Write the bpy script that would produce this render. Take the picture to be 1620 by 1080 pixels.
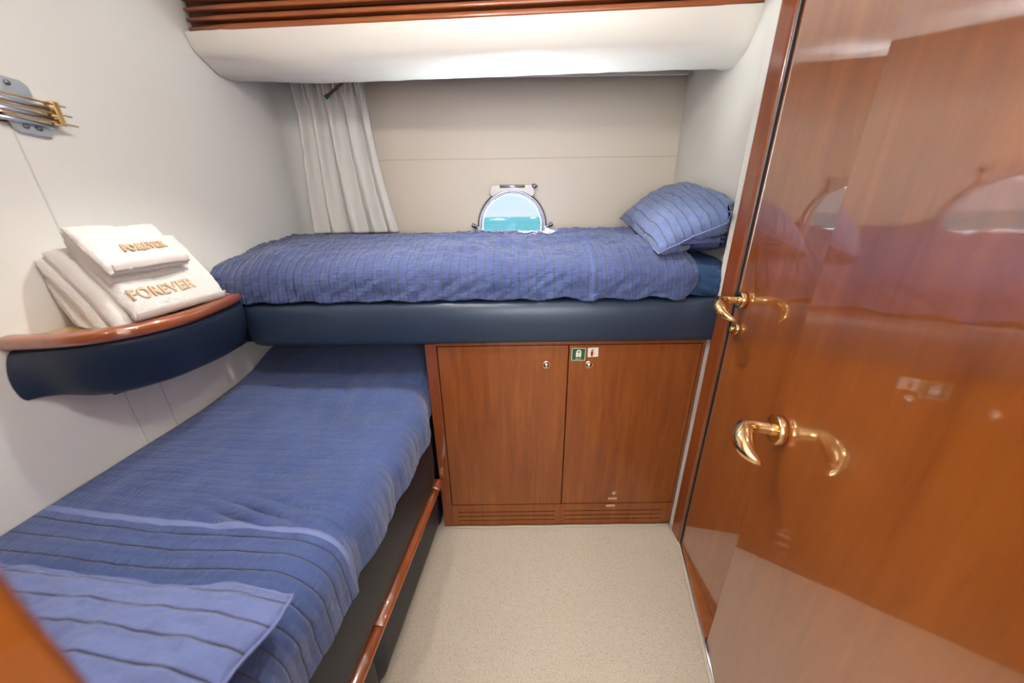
import bpy, bmesh, math
from mathutils import Vector, Matrix, noise
for o in list(bpy.data.objects): bpy.data.objects.remove(o)
SC = bpy.context.scene
COL = SC.collection
# ------------------------------------------------------------------ camera
F = 527.0; TH = math.atan(197/527); ROLL = math.radians(.8)
fw = Vector((0, math.cos(TH), -math.sin(TH))); rt0 = Vector((1, 0, 0)); up0 = rt0.cross(fw)
rt = rt0*math.cos(ROLL) - up0*math.sin(ROLL); up = rt0*math.sin(ROLL) + up0*math.cos(ROLL)
cd = bpy.data.cameras.new('camera'); cam = bpy.data.objects.new('camera', cd); COL.objects.link(cam)
M = Matrix((rt, up, -fw)).transposed().to_4x4(); M.translation = Vector((0, 0, 1.4)); cam.matrix_world = M
cd.sensor_fit = 'HORIZONTAL'; cd.sensor_width = 36; cd.lens = F/1620*36; cd.clip_start = .01; cd.clip_end = 20000
cd.dof.use_dof = True; cd.dof.focus_distance = 1.3; cd.dof.aperture_fstop = 2.0
SC.camera = cam
# ------------------------------------------------------------------ world, light, exposure
SC.view_settings.view_transform = 'Standard'; SC.view_settings.look = 'None'
SC.view_settings.exposure = 0.92; SC.view_settings.gamma = 1; SC.view_settings.use_curve_mapping = False
W = bpy.data.worlds.new('sky'); SC.world = W; W.use_nodes = True
wn = W.node_tree; bg = wn.nodes['Background']
wt = wn.nodes.new('ShaderNodeTexCoord'); ws = wn.nodes.new('ShaderNodeSeparateXYZ'); wr = wn.nodes.new('ShaderNodeValToRGB')
wn.links.new(wt.outputs['Generated'], ws.inputs[0]); wn.links.new(ws.outputs[2], wr.inputs[0]); wn.links.new(wr.outputs[0], bg.inputs[0])
wr.color_ramp.elements[0].color = (.68, .79, .86, 1); wr.color_ramp.elements[0].position = .0
wr.color_ramp.elements[1].color = (.62, .78, .92, 1); wr.color_ramp.elements[1].position = .10
hi = wr.color_ramp.elements.new(.22); hi.color = (1, 1, 1, 1)
wm = wn.nodes.new('ShaderNodeMapRange'); wm.inputs[1].default_value = .10; wm.inputs[2].default_value = .45; wm.inputs[3].default_value = .62; wm.inputs[4].default_value = 45.0   # sky strength boosted above the porthole view to add light indoors
wn.links.new(ws.outputs[2], wm.inputs[0]); wn.links.new(wm.outputs[0], bg.inputs[1])

def lamp(name, kind, loc, energy, color=(1, 1, 1), target=None, **kw):
    d = bpy.data.lights.new(name, kind); d.energy = energy; d.color = color
    for k, v in kw.items(): setattr(d, k, v)
    o = bpy.data.objects.new(name, d); COL.objects.link(o); o.location = loc
    if target is not None: o.rotation_euler = (Vector(target)-Vector(loc)).to_track_quat('-Z', 'Y').to_euler()
    return o
lamp('sun', 'SUN', (0, 4, 4), 16, (1, .96, .9), (1.4, 0, 2.0), angle=math.radians(.6))
CEIL = 2.12
DL = [(-.22, .50), (.08, 1.12), (-.42, 1.06)]
lamp('downlight_lamp', 'POINT', (DL[0][0], DL[0][1], CEIL-.05), 9.5, (1, .975, .94), shadow_soft_size=.05)
lamp('downlight_lamp', 'SPOT', (DL[1][0], DL[1][1], CEIL-.03), 16, (1, .96, .90), (DL[1][0], DL[1][1]-.06, 0), spot_size=math.radians(92), spot_blend=.4, shadow_soft_size=.02)
lamp('downlight_lamp', 'SPOT', (DL[2][0], DL[2][1], CEIL-.03), 12, (1, .96, .90), (DL[2][0], DL[2][1]-.10, 0), spot_size=math.radians(100), spot_blend=.4, shadow_soft_size=.02)
lamp('doorway_fill', 'AREA', (.15, -1.1, 1.6), 23, (.93, .97, 1), (.1, 1.2, 1.8), shape='RECTANGLE', size=1.4, size_y=.9)  # unseen area fill added behind the camera to brighten the cabin and bolster
lamp('sea_glitter_fill', 'AREA', (.05, 2.42, .86), 260, (.93, .98, 1), (.0, 1.95, 1.42), shape='RECTANGLE', size=2.0, size_y=.35)  # unseen lamp added under the porthole for light off the water, brightens the bolster

# ------------------------------------------------------------------ node helpers
def lin(c):
    return tuple((v/255/12.92 if v/255 <= .04045 else ((v/255+.055)/1.055)**2.4) for v in c) + (1,)
class NT:
    def __init__(s, name):
        s.m = bpy.data.materials.new(name); s.m.use_nodes = True; s.t = s.m.node_tree; s.b = s.t.nodes['Principled BSDF']
    def n(s, kind, **kw):
        x = s.t.nodes.new('ShaderNode'+kind)
        for k, v in kw.items(): setattr(x, k, v)
        return x
    def l(s, a, b): s.t.links.new(a, b)
    def put(s, inp, v):
        if hasattr(v, 'links'): s.l(v, inp)
        elif v is not None: inp.default_value = v
    def math(s, op, a, b=None, c=None, clamp=False):
        x = s.n('Math', operation=op, use_clamp=clamp)
        s.put(x.inputs[0], a); s.put(x.inputs[1], b)
        if c is not None: s.put(x.inputs[2], c)
        return x.outputs[0]
    def coord(s, which='Object', scale=(1, 1, 1), rot=(0, 0, 0)):
        c = s.n('TexCoord'); m = s.n('Mapping'); m.inputs['Scale'].default_value = scale; m.inputs['Rotation'].default_value = rot
        s.l(c.outputs[which], m.inputs[0]); return m.outputs[0]
    def noise(s, vec, scale, detail=3, rough=.5, dist=0):
        x = s.n('TexNoise'); s.l(vec, x.inputs['Vector']); x.inputs['Scale'].default_value = scale; x.inputs['Detail'].default_value = detail
        x.inputs['Roughness'].default_value = rough; x.inputs['Distortion'].default_value = dist; return x.outputs['Fac']
    def ramp(s, fac, *st):
        x = s.n('ValToRGB'); s.l(fac, x.inputs[0]); e = x.color_ramp.elements
        while len(e) < len(st): e.new(.5)
        for i, (p, c) in enumerate(st): e[i].position = p; e[i].color = c
        return x.outputs[0]
    def mix(s, f, a, b):
        x = s.n('Mix', data_type='RGBA'); s.put(x.inputs[0], f); s.put(x.inputs[6], a); s.put(x.inputs[7], b); return x.outputs[2]
    def bump(s, h, strength=.3, dist=.002, normal=None):
        x = s.n('Bump'); s.l(h, x.inputs['Height']); x.inputs['Strength'].default_value = strength; x.inputs['Distance'].default_value = dist
        if normal is not None: s.l(normal, x.inputs['Normal'])
        return x.outputs[0]
    def fin(s, color=None, rough=None, normal=None, **kw):
        s.put(s.b.inputs['Base Color'], color); s.put(s.b.inputs['Roughness'], rough)
        if normal is not None: s.l(normal, s.b.inputs['Normal'])
        for k, v in kw.items(): s.put(s.b.inputs[k.replace('_', ' ')], v)
        return s.m

def wood(name, c1, c2, c3, sc=(14, 14, 1.2), coat=.6, coat_rough=.06, rough=.35):
    t = NT(name); v = t.coord('Object', sc)
    a = t.noise(v, 2.2, 6, .6, .6); b = t.noise(t.coord('Object', tuple(q*6 for q in sc)), 3, 3, .6)
    big = t.noise(t.coord('Object', (1.6, 1.6, .5)), 2.0, 2, .5)
    f = t.math('ADD', t.math('MULTIPLY', a, .62), t.math('MULTIPLY', b, .18)); f = t.math('ADD', f, t.math('MULTIPLY', big, .22))
    col = t.ramp(f, (.34, lin(c1)), (.52, lin(c2)), (.70, lin(c3)))
    return t.fin(col, rough, None, Coat_Weight=coat, Coat_Roughness=coat_rough, Coat_IOR=1.5 if coat < 1 else (2.1 if coat_rough < .02 else 2.35))
def plain(name, c, rough=.5, bscale=None, bstr=.1, bdist=.001, **kw):
    t = NT(name); nrm = None
    if bscale: nrm = t.bump(t.noise(t.coord(), bscale, 3, .6), bstr, bdist)
    v = t.noise(t.coord(), 6, 2)
    cc = t.mix(t.math('MULTIPLY', v, .10), lin(c), lin(tuple(q*.86 for q in c)))
    return t.fin(cc, rough, nrm, **kw)
def vinyl(name, c, seams=(), rough=.42, weave=True):
    """seams: list of (axis, pos, (axis2, lo, hi))"""
    t = NT(name); g = t.n('NewGeometry'); sp = t.n('SeparateXYZ'); t.l(g.outputs['Position'], sp.inputs[0])
    mask = None
    for ax, pos, ax2, lo, hi in seams:
        d = t.math('ABSOLUTE', t.math('SUBTRACT', sp.outputs[ax], pos))
        m = t.math('SUBTRACT', 1, t.math('DIVIDE', d, .0035), clamp=True)
        m = t.math('MULTIPLY', m, t.math('MULTIPLY', t.math('GREATER_THAN', sp.outputs[ax2], lo), t.math('LESS_THAN', sp.outputs[ax2], hi)))
        mask = m if mask is None else t.math('MAXIMUM', mask, m)
    grain = t.noise(t.coord('Object', (1, 1, 1)), 420, 2, .6)
    hgt = t.math('MULTIPLY', grain, .10)
    if mask is not None: hgt = t.math('SUBTRACT', hgt, mask)
    nrm = t.bump(hgt, .6, .0016)
    big = t.noise(t.coord('Object'), 2.5, 3)
    cc = t.mix(t.math('MULTIPLY', big, .3), lin(c), lin(tuple(q*.93 for q in c)))
    if mask is not None: cc = t.mix(t.math('MULTIPLY', mask, .35), cc, lin(tuple(q*.6 for q in c)))
    return t.fin(cc, rough, nrm)
def quilt(name, c, c2, sp, thread, puck=1.0, grooves=1.0):
    t = NT(name); uv = t.n('UVMap'); s = t.n('SeparateXYZ'); t.l(uv.outputs[0], s.inputs[0])
    u, v = s.outputs[0], s.outputs[1]
    cmb = t.n('CombineXYZ'); t.l(t.math('MULTIPLY', u, 9), cmb.inputs[0]); t.l(t.math('MULTIPLY', v, 9), cmb.inputs[1])
    wob = t.math('MULTIPLY', t.math('SUBTRACT', t.noise(cmb.outputs[0], 1, 2), .5), .008)
    uu = t.math('DIVIDE', t.math('ADD', u, wob), sp)
    d = t.math('MULTIPLY', t.math('ABSOLUTE', t.math('SUBTRACT', t.math('FRACT', uu), .5)), 2)     # 1 on the stitch
    groove = t.math('POWER', d, 12)
    c3 = t.n('CombineXYZ'); t.l(t.math('MULTIPLY', u, 34), c3.inputs[0]); t.l(t.math('MULTIPLY', v, 125), c3.inputs[1])
    pk = t.noise(c3.outputs[0], 1, 3, .55)
    c4 = t.n('CombineXYZ'); t.l(t.math('MULTIPLY', u, 700), c4.inputs[0]); t.l(t.math('MULTIPLY', v, 700), c4.inputs[1])
    wv = t.noise(c4.outputs[0], 1, 1)
    h = t.math('ADD', t.math('MULTIPLY', groove, -1.0*grooves), t.math('MULTIPLY', t.math('MULTIPLY', pk, t.math('ADD', .35, t.math('MULTIPLY', d, .9))), .95*puck))
    h = t.math('ADD', h, t.math('MULTIPLY', wv, .08))
    nrm = t.bump(h, 1.0, .0065)
    dash = t.math('GREATER_THAN', t.math('FRACT', t.math('MULTIPLY', v, 150)), .45)
    line = t.math('MULTIPLY', t.math('GREATER_THAN', d, .945), t.math('ADD', .35, t.math('MULTIPLY', dash, .5)))
    big = t.noise(cmb.outputs[0], .8, 4, .6)
    cc = t.mix(t.ramp(big, (.35, (0, 0, 0, 1)), (.7, (1, 1, 1, 1))), lin(c), lin(c2))
    cc = t.mix(t.math('MULTIPLY', t.math('MULTIPLY', wv, .25), 1), cc, lin(tuple(min(255, q*1.25) for q in c)))
    cc = t.mix(t.math('MULTIPLY', line, .55), cc, lin(thread))
    return t.fin(cc, .85, nrm, Sheen_Weight=.25, Sheen_Roughness=.5)
def terry(name, c):
    t = NT(name); v = t.coord('Object'); a = t.noise(v, 330, 3, .7); b = t.noise(v, 60, 3, .6)
    nrm = t.bump(t.math('ADD', a, t.math('MULTIPLY', b, .8)), .8, .0035)
    return t.fin(lin(c), .95, nrm, Sheen_Weight=.5)
def metal(name, c, rough=.12):
    t = NT(name); return t.fin(lin(c), rough, None, Metallic=1.0)
def carpet():
    t = NT('carpet'); v = t.coord('Object'); vo = t.n('TexVoronoi'); t.l(v, vo.inputs['Vector']); vo.inputs['Scale'].default_value = 260
    big = t.noise(v, 5, 3); f = t.math('ADD', vo.outputs['Distance'], t.math('MULTIPLY', t.noise(v, 60, 3), .3))
    cc = t.ramp(f, (.1, lin((206, 196, 180))), (.8, lin((190, 179, 162))), (1, lin((178, 166, 149))))
    cc = t.mix(t.math('MULTIPLY', big, .28), cc, lin((172, 156, 136)))
    return t.fin(cc, .95, t.bump(f, .8, .0035).node.outputs[0] if False else t.bump(t.math('MULTIPLY', f, -1), .6, .0022))

MAT = dict(
    cab=wood('cherry veneer', (118, 58, 20), (136, 72, 26), (154, 88, 35), coat=.35, coat_rough=.12, rough=.4),
    frame=wood('cherry solid', (112, 50, 20), (128, 62, 25), (144, 74, 32), coat=.6, coat_rough=.05),
    slat=wood('cherry slat', (132, 66, 30), (150, 80, 38), (166, 94, 48), sc=(1.2, 14, 14), coat=.3, coat_rough=.15),
    rim=wood('varnished rim', (122, 56, 18), (150, 74, 26), (166, 88, 34), sc=(12, 2, 12), coat=1, coat_rough=.03),
    door=wood('glossy door veneer', (128, 66, 24), (146, 80, 30), (162, 94, 38), sc=(9, 9, .9), coat=1, coat_rough=.012, rough=.3),
    door2=wood('satin gloss door veneer', (134, 68, 22), (152, 82, 28), (166, 94, 36), sc=(7, 7, .7), coat=1, coat_rough=.05, rough=.3),
    birch=wood('birch', (196, 150, 96), (216, 174, 118), (228, 190, 138), sc=(7, 7, 7), coat=.3),
    wall=vinyl('cream wall vinyl', (236, 236, 231), [(1, .862, 2, 1.18, 1.62), (1, .84, 2, .5, 1.0), (1, .934, 2, .5, 1.0)]),
    back=vinyl('beige wall vinyl', (216, 205, 189), [(2, 1.684, 0, -1.2, 1.2), (0, -1.062, 2, 1.2, 2.2)], .6),
    soft=vinyl('white padded vinyl', (230, 226, 216), (), .45),
    white=plain('white paint', (232, 228, 220), .4),
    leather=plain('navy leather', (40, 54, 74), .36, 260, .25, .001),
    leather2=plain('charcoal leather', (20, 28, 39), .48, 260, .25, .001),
    sheet=plain('teal blue sheet', (36, 66, 104), .85, 30, .4, .004),
    pillowcase=plain('slate blue pillowcase', (62, 70, 108), .85, 25, .4, .003),
    q_up=quilt('blue quilt', (54, 68, 112), (66, 80, 126), .0305, (28, 34, 62)),
    q_low=quilt('blue quilt lower', (56, 74, 122), (66, 84, 134), .033, (34, 42, 72)),
    q_fine=quilt('blue quilt fine', (56, 74, 122), (66, 84, 134), .033, (46, 60, 100), .9, .3),
    q_pil=quilt('blue quilted pillow', (92, 108, 152), (100, 118, 162), .03, (56, 64, 96)),
    q_pil2=quilt('blue quilted pillow low', (96, 110, 158), (104, 118, 166), .037, (70, 80, 122), .7),
    q_hem=plain('quilt seam band', (74, 88, 134), .85, 120, .6, .003),
    hem=plain('quilt hem', (112, 124, 172), .85, 90, .5, .002),
    curtain=plain('curtain cloth', (220, 218, 212), .9, 300, .2, .001),
    towel=terry('white terry', (244, 243, 238)),
    tape=plain('towel band', (214, 204, 198), .9, 200, .3, .001),
    thread=plain('tan thread', (212, 184, 150), .8),
    thread2=plain('pale thread', (240, 222, 196), .7),
    brass=metal('polished brass', (238, 206, 152), .1), nickel=metal('satin nickel', (236, 222, 200), .22), chrome=metal('chrome', (150, 150, 160), .25), satin=metal('satin steel', (150, 146, 146), .45), steel=metal('brushed steel', (206, 216, 228), .3),
    black=plain('black void', (10, 9, 9), .8), rubber=plain('rubber', (30, 26, 24), .6), brown=plain('brown backing', (86, 52, 34), .6),
    carpet=carpet(), binding=plain('carpet binding', (196, 184, 164), .8, 200, .4, .002),
    green=plain('sign green', (26, 92, 58), .4), signwhite=plain('sign white', (232, 226, 208), .4), red=plain('sign red', (176, 16, 26), .4), ink=plain('ink', (30, 26, 26), .5),
    pink=plain('label pink', (232, 186, 166), .5), inkred=plain('label ink', (132, 52, 58), .5), dgreen=plain('dark sign green', (16, 44, 32), .4),
    foam=plain('white foam', (240, 246, 250), .8),
)
def glass():
    m = bpy.data.materials.new('porthole glass'); m.use_nodes = True; t = m.node_tree; t.nodes.clear()
    o = t.nodes.new('ShaderNodeOutputMaterial'); mx = t.nodes.new('ShaderNodeMixShader'); a = t.nodes.new('ShaderNodeBsdfTransparent'); g = t.nodes.new('ShaderNodeBsdfGlossy'); f = t.nodes.new('ShaderNodeFresnel'); f.inputs[0].default_value = 1.15
    g.inputs['Roughness'].default_value = .02; a.inputs[0].default_value = (.97, .985, .99, 1)
    t.links.new(f.outputs[0], mx.inputs[0]); t.links.new(a.outputs[0], mx.inputs[1]); t.links.new(g.outputs[0], mx.inputs[2]); t.links.new(mx.outputs[0], o.inputs[0]); return m
MAT['glass'] = glass()
def sea_mat():
    t = NT('sea water'); v = t.coord('Object', (.06, .5, 1)); a = t.noise(v, 1.2, 6, .65); b = t.noise(t.coord('Object', (.004, .03, 1)), 1.5, 4, .6)
    cc = t.mix(t.ramp(t.math('ADD', t.math('MULTIPLY', a, .5), t.math('MULTIPLY', b, .5)), (.35, (0, 0, 0, 1)), (.65, (1, 1, 1, 1))), (.0018, .0062, .0080, 1), (.0034, .0092, .0104, 1))
    return t.fin(cc, 1.0, None, Specular_IOR_Level=0.0)
MAT['sea'] = sea_mat()
def ripple(): pass

# ------------------------------------------------------------------ mesh helpers
def link(name, me, mats, parent=None, smooth=True, kind=None):
    for m in (mats if isinstance(mats, (list, tuple)) else [mats]): me.materials.append(MAT[m])
    if smooth:
        for p in me.polygons: p.use_smooth = True
    o = bpy.data.objects.new(name, me); COL.objects.link(o)
    if parent is not None: o.parent = parent
    if kind: o['kind'] = kind
    return o
def mesh(name, verts, faces, mats, parent=None, smooth=True, kind=None, mi=None, fixn=True):
    me = bpy.data.meshes.new(name); me.from_pydata([tuple(v) for v in verts], [], faces); me.update()
    if mi: me.polygons.foreach_set('material_index', mi)
    if fixn:
        bm = bmesh.new(); bm.from_mesh(me); bmesh.ops.recalc_face_normals(bm, faces=bm.faces); bm.to_mesh(me); bm.free()
    return link(name, me, mats, parent, smooth, kind)
def tag(o, label=None, cat=None, group=None, kind=None):
    for k, v in (('label', label), ('category', cat), ('group', group), ('kind', kind)):
        if v: o[k] = v
    return o
def thing(name, label, cat, loc=(0, 0, 0), group=None):
    o = bpy.data.objects.new(name, None); COL.objects.link(o); o.location = loc; o.empty_display_size = .05
    return tag(o, label, cat, group)
def local(parent, *obs):
    """meshes were written in room metres: give them the parent's frame"""
    for o in obs: o.data.transform(Matrix.Translation(-parent.location)) if o.data.users == 1 else None
def box(name, x0, x1, y0, y1, z0, z1, mat, parent=None, bevel=0, kind=None, mtx=None, smooth=False, seg=3):
    bm = bmesh.new(); bmesh.ops.create_cube(bm, size=1)
    for v in bm.verts: v.co = Vector((x0+(v.co.x+.5)*(x1-x0), y0+(v.co.y+.5)*(y1-y0), z0+(v.co.z+.5)*(z1-z0)))
    if bevel: bmesh.ops.bevel(bm, geom=bm.edges[:], offset=bevel, segments=seg, profile=.5, affect='EDGES')
    if mtx is not None: bm.transform(mtx)
    me = bpy.data.meshes.new(name); bm.to_mesh(me); bm.free()
    o = link(name, me, mat, parent, bevel > 0, kind)
    if bevel: 
        m = o.modifiers.new('wn', 'WEIGHTED_NORMAL'); m.keep_sharp = True
    return o
def crom(pts, n=8):
    P = [Vector(p) for p in pts]; P = [P[0]*2-P[1]] + P + [P[-1]*2-P[-2]]; out = []
    for i in range(1, len(P)-2):
        a, b, c, d = P[i-1:i+3]
        for k in range(n):
            t = k/n; out.append(.5*((2*b)+(c-a)*t+(2*a-5*b+4*c-d)*t*t+(3*b-a-3*c+d)*t**3))
    out.append(P[-2]); return out
def grid(name, rows, mats, parent=None, closed_v=False, cap=False, uvs=None, kind=None, thick=0, mi=None, fixn=False):
    nu, nv = len(rows), len(rows[0]); V = [p for r in rows for p in r]; Fc = []; MI = []
    for i in range(nu-1):
        for j in range(nv if closed_v else nv-1):
            Fc.append((i*nv+j, i*nv+(j+1) % nv, (i+1)*nv+(j+1) % nv, (i+1)*nv+j))
            if mi: MI.append(mi(i, j))
    if cap: Fc.append(tuple(range(nv))[::-1]); Fc.append(tuple((nu-1)*nv+j for j in range(nv))); MI += [0, 0]
    o = mesh(name, V, Fc, mats, parent, True, kind, MI if mi else None, fixn)
    if uvs:
        U = [p for r in uvs for p in r]; ul = o.data.uv_layers.new(name='UVMap')
        for lp in o.data.loops: ul.data[lp.index].uv = U[lp.vertex_index]
    if thick:
        m = o.modifiers.new('solid', 'SOLIDIFY'); m.thickness = thick; m.offset = -1
    return o
def tube(name, pts, rad, mat, parent=None, n=16, sq=1.0):
    P = [Vector(p) for p in pts]; rows = []; prev = None
    for i, p in enumerate(P):
        t = (P[min(i+1, len(P)-1)]-P[max(i-1, 0)]).normalized()
        a = t.cross(Vector((0, 0, 1)) if abs(t.z) < .9 else Vector((1, 0, 0))).normalized()
        if prev is not None: a = (prev - t*prev.dot(t)).normalized()
        prev = a; b = t.cross(a); r = rad[i] if isinstance(rad, (list, tuple)) else rad
        rows.append([p+a*r*math.cos(2*math.pi*k/n)+b*r*sq*math.sin(2*math.pi*k/n) for k in range(n)])
    return grid(name, rows, mat, parent, True, True, fixn=True)
def lathe(name, prof, o, ax, mat, parent=None, n=32, cap=True):
    """prof: (radius, along) about axis ax from origin o"""
    ax = Vector(ax).normalized(); a = ax.orthogonal().normalized(); b = ax.cross(a)
    rows = [[Vector(o)+ax*h+(a*math.cos(2*math.pi*k/n)+b*math.sin(2*math.pi*k/n))*max(r, 1e-5) for k in range(n)] for r, h in prof]
    ob = grid(name, rows, mat, parent, True, cap, fixn=True); return ob
def bevmod(o, w, seg=3):
    m = o.modifiers.new('bev', 'BEVEL'); m.width = w; m.segments = seg; m.limit_method = 'ANGLE'; m.angle_limit = math.radians(40)
    for p in o.data.polygons: p.use_smooth = True
    w2 = o.modifiers.new('wn', 'WEIGHTED_NORMAL'); return o
def prism(name, poly, z0, z1, mat, parent=None, kind=None, bev=0):
    n = len(poly); V = [(p[0], p[1], z0) for p in poly]+[(p[0], p[1], z1) for p in poly]
    Fc = [tuple(range(n))[::-1], tuple(range(n, 2*n))]+[(i, (i+1) % n, n+(i+1) % n, n+i) for i in range(n)]
    o = mesh(name, V, Fc, mat, parent, False, kind)
    return bevmod(o, bev) if bev else o
def fbm(x, y, z=0, o=3):
    return noise.fractal(Vector((x, y, z)), 1.0, 2.0, o)
def smooth(a, b, x):
    t = max(0, min(1, (x-a)/(b-a))); return t*t*(3-2*t)
def text_mesh(s, size, bold=0, space=1.0):
    c = bpy.data.curves.new('t', 'FONT'); c.body = s; c.size = size; c.offset = bold; c.align_x = 'CENTER'; c.align_y = 'CENTER'; c.space_character = space
    o = bpy.data.objects.new('t', c); COL.objects.link(o); dg = bpy.context.evaluated_depsgraph_get(); dg.update()
    me = bpy.data.meshes.new_from_object(o.evaluated_get(dg)); V = [Vector(v.co) for v in me.vertices]; Fc = [tuple(p.vertices) for p in me.polygons]
    bpy.data.objects.remove(o); bpy.data.meshes.remove(me); return V, Fc

# ------------------------------------------------------------------ setting
XL = -1.1; YB = 1.95
box('floor', -1.3, 1.1, -1.6, 2.1, -.06, 0, 'carpet', kind='structure')
box('ceiling', -1.3, 1.1, -1.6, 2.1, CEIL, CEIL+.06, 'white', kind='structure')
arc = [(XL, .04), (XL, .5), (XL, 1.0), (XL, 1.5), (XL, 1.85)]+[(XL+.07-.07*math.cos(a), 1.85+.1*math.sin(a)) for a in [math.pi/2*k/10 for k in range(1, 11)]]+[(XL+.09, YB)]
grid('wall_left', [[Vector((x, y, z)) for z in (0, .6, 1.2, 1.8, CEIL)] for x, y in arc[:5]], 'wall', kind='structure')
grid('wall_left', [[Vector((x, y, z)) for z in (0, .6, 1.2, 1.8, CEIL)] for x, y in arc[4:]], 'wall', kind='structure')
box('wall_left', -1.34, XL-.03, -.0, 2.1, -.05, CEIL+.05, 'white', kind='structure')
# back wall with a round opening
def wall_hole():
    cx, cz, r = .01, 1.35, .168; x0, x1, z0, z1 = XL+.06, .95, 0, CEIL; A = sorted([2*math.pi*k/64 for k in range(64)]+[math.atan2(z-cz, x-cx) % (2*math.pi) for x in (x0, x1) for z in (z0, z1)])
    V = []; n = len(A)
    for a in A:
        c, s = math.cos(a), math.sin(a); V.append((cx+r*c, YB, cz+r*s))
        t = min([(x1-cx)/c if c > 1e-9 else 9e9, (x0-cx)/c if c < -1e-9 else 9e9, (z1-cz)/s if s > 1e-9 else 9e9, (z0-cz)/s if s < -1e-9 else 9e9]); V.append((cx+t*c, YB, cz+t*s))
    for a in A: V.append((cx+r*math.cos(a), YB+.09, cz+r*math.sin(a)))
    Fc = [(2*i, 2*((i+1) % n), 2*((i+1) % n)+1, 2*i+1) for i in range(n)]+[(2*i, 2*((i+1) % n), 2*n+(i+1) % n, 2*n+i) for i in range(n)]
    return mesh('wall_back', V, Fc, 'back', None, False, 'structure', fixn=False)
wall_hole()
# right return wall beside the pillow, gently rounded into the back wall
pts = [(.772, 1.205), (.785, 1.3), (.80, 1.42), (.815, 1.55), (.826, 1.68), (.838, 1.80), (.850, 1.88), (.87, 1.96)]
grid('wall_right', [[Vector((x, y, z)) for z in (.9, 1.2, 1.6, CEIL)] for x, y in pts], 'soft', kind='structure')
box('wall_right', .80, 1.0, .10, 1.17, 0, CEIL, 'white', kind='structure')
box('wall_right', .90, 1.0, 1.17, 2.1, 0, CEIL, 'white', kind='structure')
box('wall_front', -1.3, -.24, .03, .075, 0, CEIL, 'door2', kind='structure')
box('wall_front', .50, 1.0, .02, .07, 0, CEIL, 'door2', kind='structure')
box('trim_1', -.245, -.171, .02, .08, 0, CEIL, 'door2', kind='structure', bevel=.006)
box('wall_corridor', -.9, -.84, -1.6, .03, 0, CEIL, 'white', kind='structure')
box('wall_corridor', 1.0, 1.06, -1.6, .1, 0, CEIL, 'white', kind='structure')
box('wall_corridor', -.9, 1.06, -1.66, -1.6, 0, CEIL, 'white', kind='structure')
# jamb at the end of the berth
box('trim_2', .751, .80, 1.163, 1.204, .0, CEIL, 'white', kind='structure', bevel=.003)
box('trim_3', .738, .80, 1.090, 1.163, .0, CEIL, 'frame', kind='structure', bevel=.012, seg=5)
box('trim_4', .743, .80, 1.083, 1.090, .0, CEIL, 'rubber', kind='structure')
box('trim_5', .7405, .746, 1.0845, 1.0865, .0, CEIL, 'steel', kind='structure')
# outside
sea = mesh('sea', [(-6000, 2.2, -.3), (6000, 2.2, -.3), (6000, 9000, -.3), (-6000, 9000, -.3)], [(0, 1, 2, 3)], 'sea', None, False, 'structure')
def streak(x0, x1, y, w, label):
    V = []; Fc = []; n = 24
    for i in range(n+1):
        x = x0+(x1-x0)*i/n; h = w*(.3+.7*abs(fbm(i*.7, y*.01)))*math.sin(math.pi*(i+.5)/(n+1)); yy = y+w*2*fbm(i*.3, 5)
        V += [(x, yy-h*3, -.28), (x, yy+h*3, -.28), (x, yy, -.28+h*.12)]
    for i in range(n):
        a = 3*i; b = a+3; Fc += [(a, b, b+2, a+2), (a+2, b+2, b+1, a+1)]
    tag(mesh('boat_wake', V, Fc, 'foam'), label, 'boat wake', None)
streak(-17.0, -3.5, 300, .45, 'long white wake streak on the sea, left of centre in the porthole')
streak(34, 42, 600, 1.3, 'short white wake on the sea near the right rim of the porthole')

# ------------------------------------------------------------------ upper berth
ub = thing('bunk_bed', 'upper berth of navy padded leather spanning above the wooden locker', 'bunk bed', (-.1, 1.2, .95))
o1 = box('bed_base', XL+.004, .768, 1.21, YB-.004, .962, 1.105, 'leather2')
prof = [(1.212, .960), (1.185, .955), (1.165, .962), (1.154, .985), (1.150, 1.03), (1.152, 1.075), (1.160, 1.102), (1.176, 1.116), (1.212, 1.118)]
prof = [(p.x, p.y) for p in crom([(a, b, 0) for a, b in prof], 4)]
rows = []
xs = [-.965, -.962, -.955, -.94, -.92]+[-.9+1.63*k/30 for k in range(31)]+[.74, .752, .7585, .7605]
for x in xs:
    e = max(0, 1-min(x+.965, .7605-x)/.03) if x > 0 else max(0, 1-(x+.965)/.045); s = 1-.22*e*e if x < 0 else 1-.1*e*e
    rows.append([Vector((x, 1.212+(y-1.212)*s, 1.038+(z-1.038)*(1-.04*e*e))) for y, z in prof])
o2 = grid('padded_fascia', rows, 'leather', cap=False, fixn=True)
local(ub, o1, o2); o1.parent = o2.parent = ub
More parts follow.
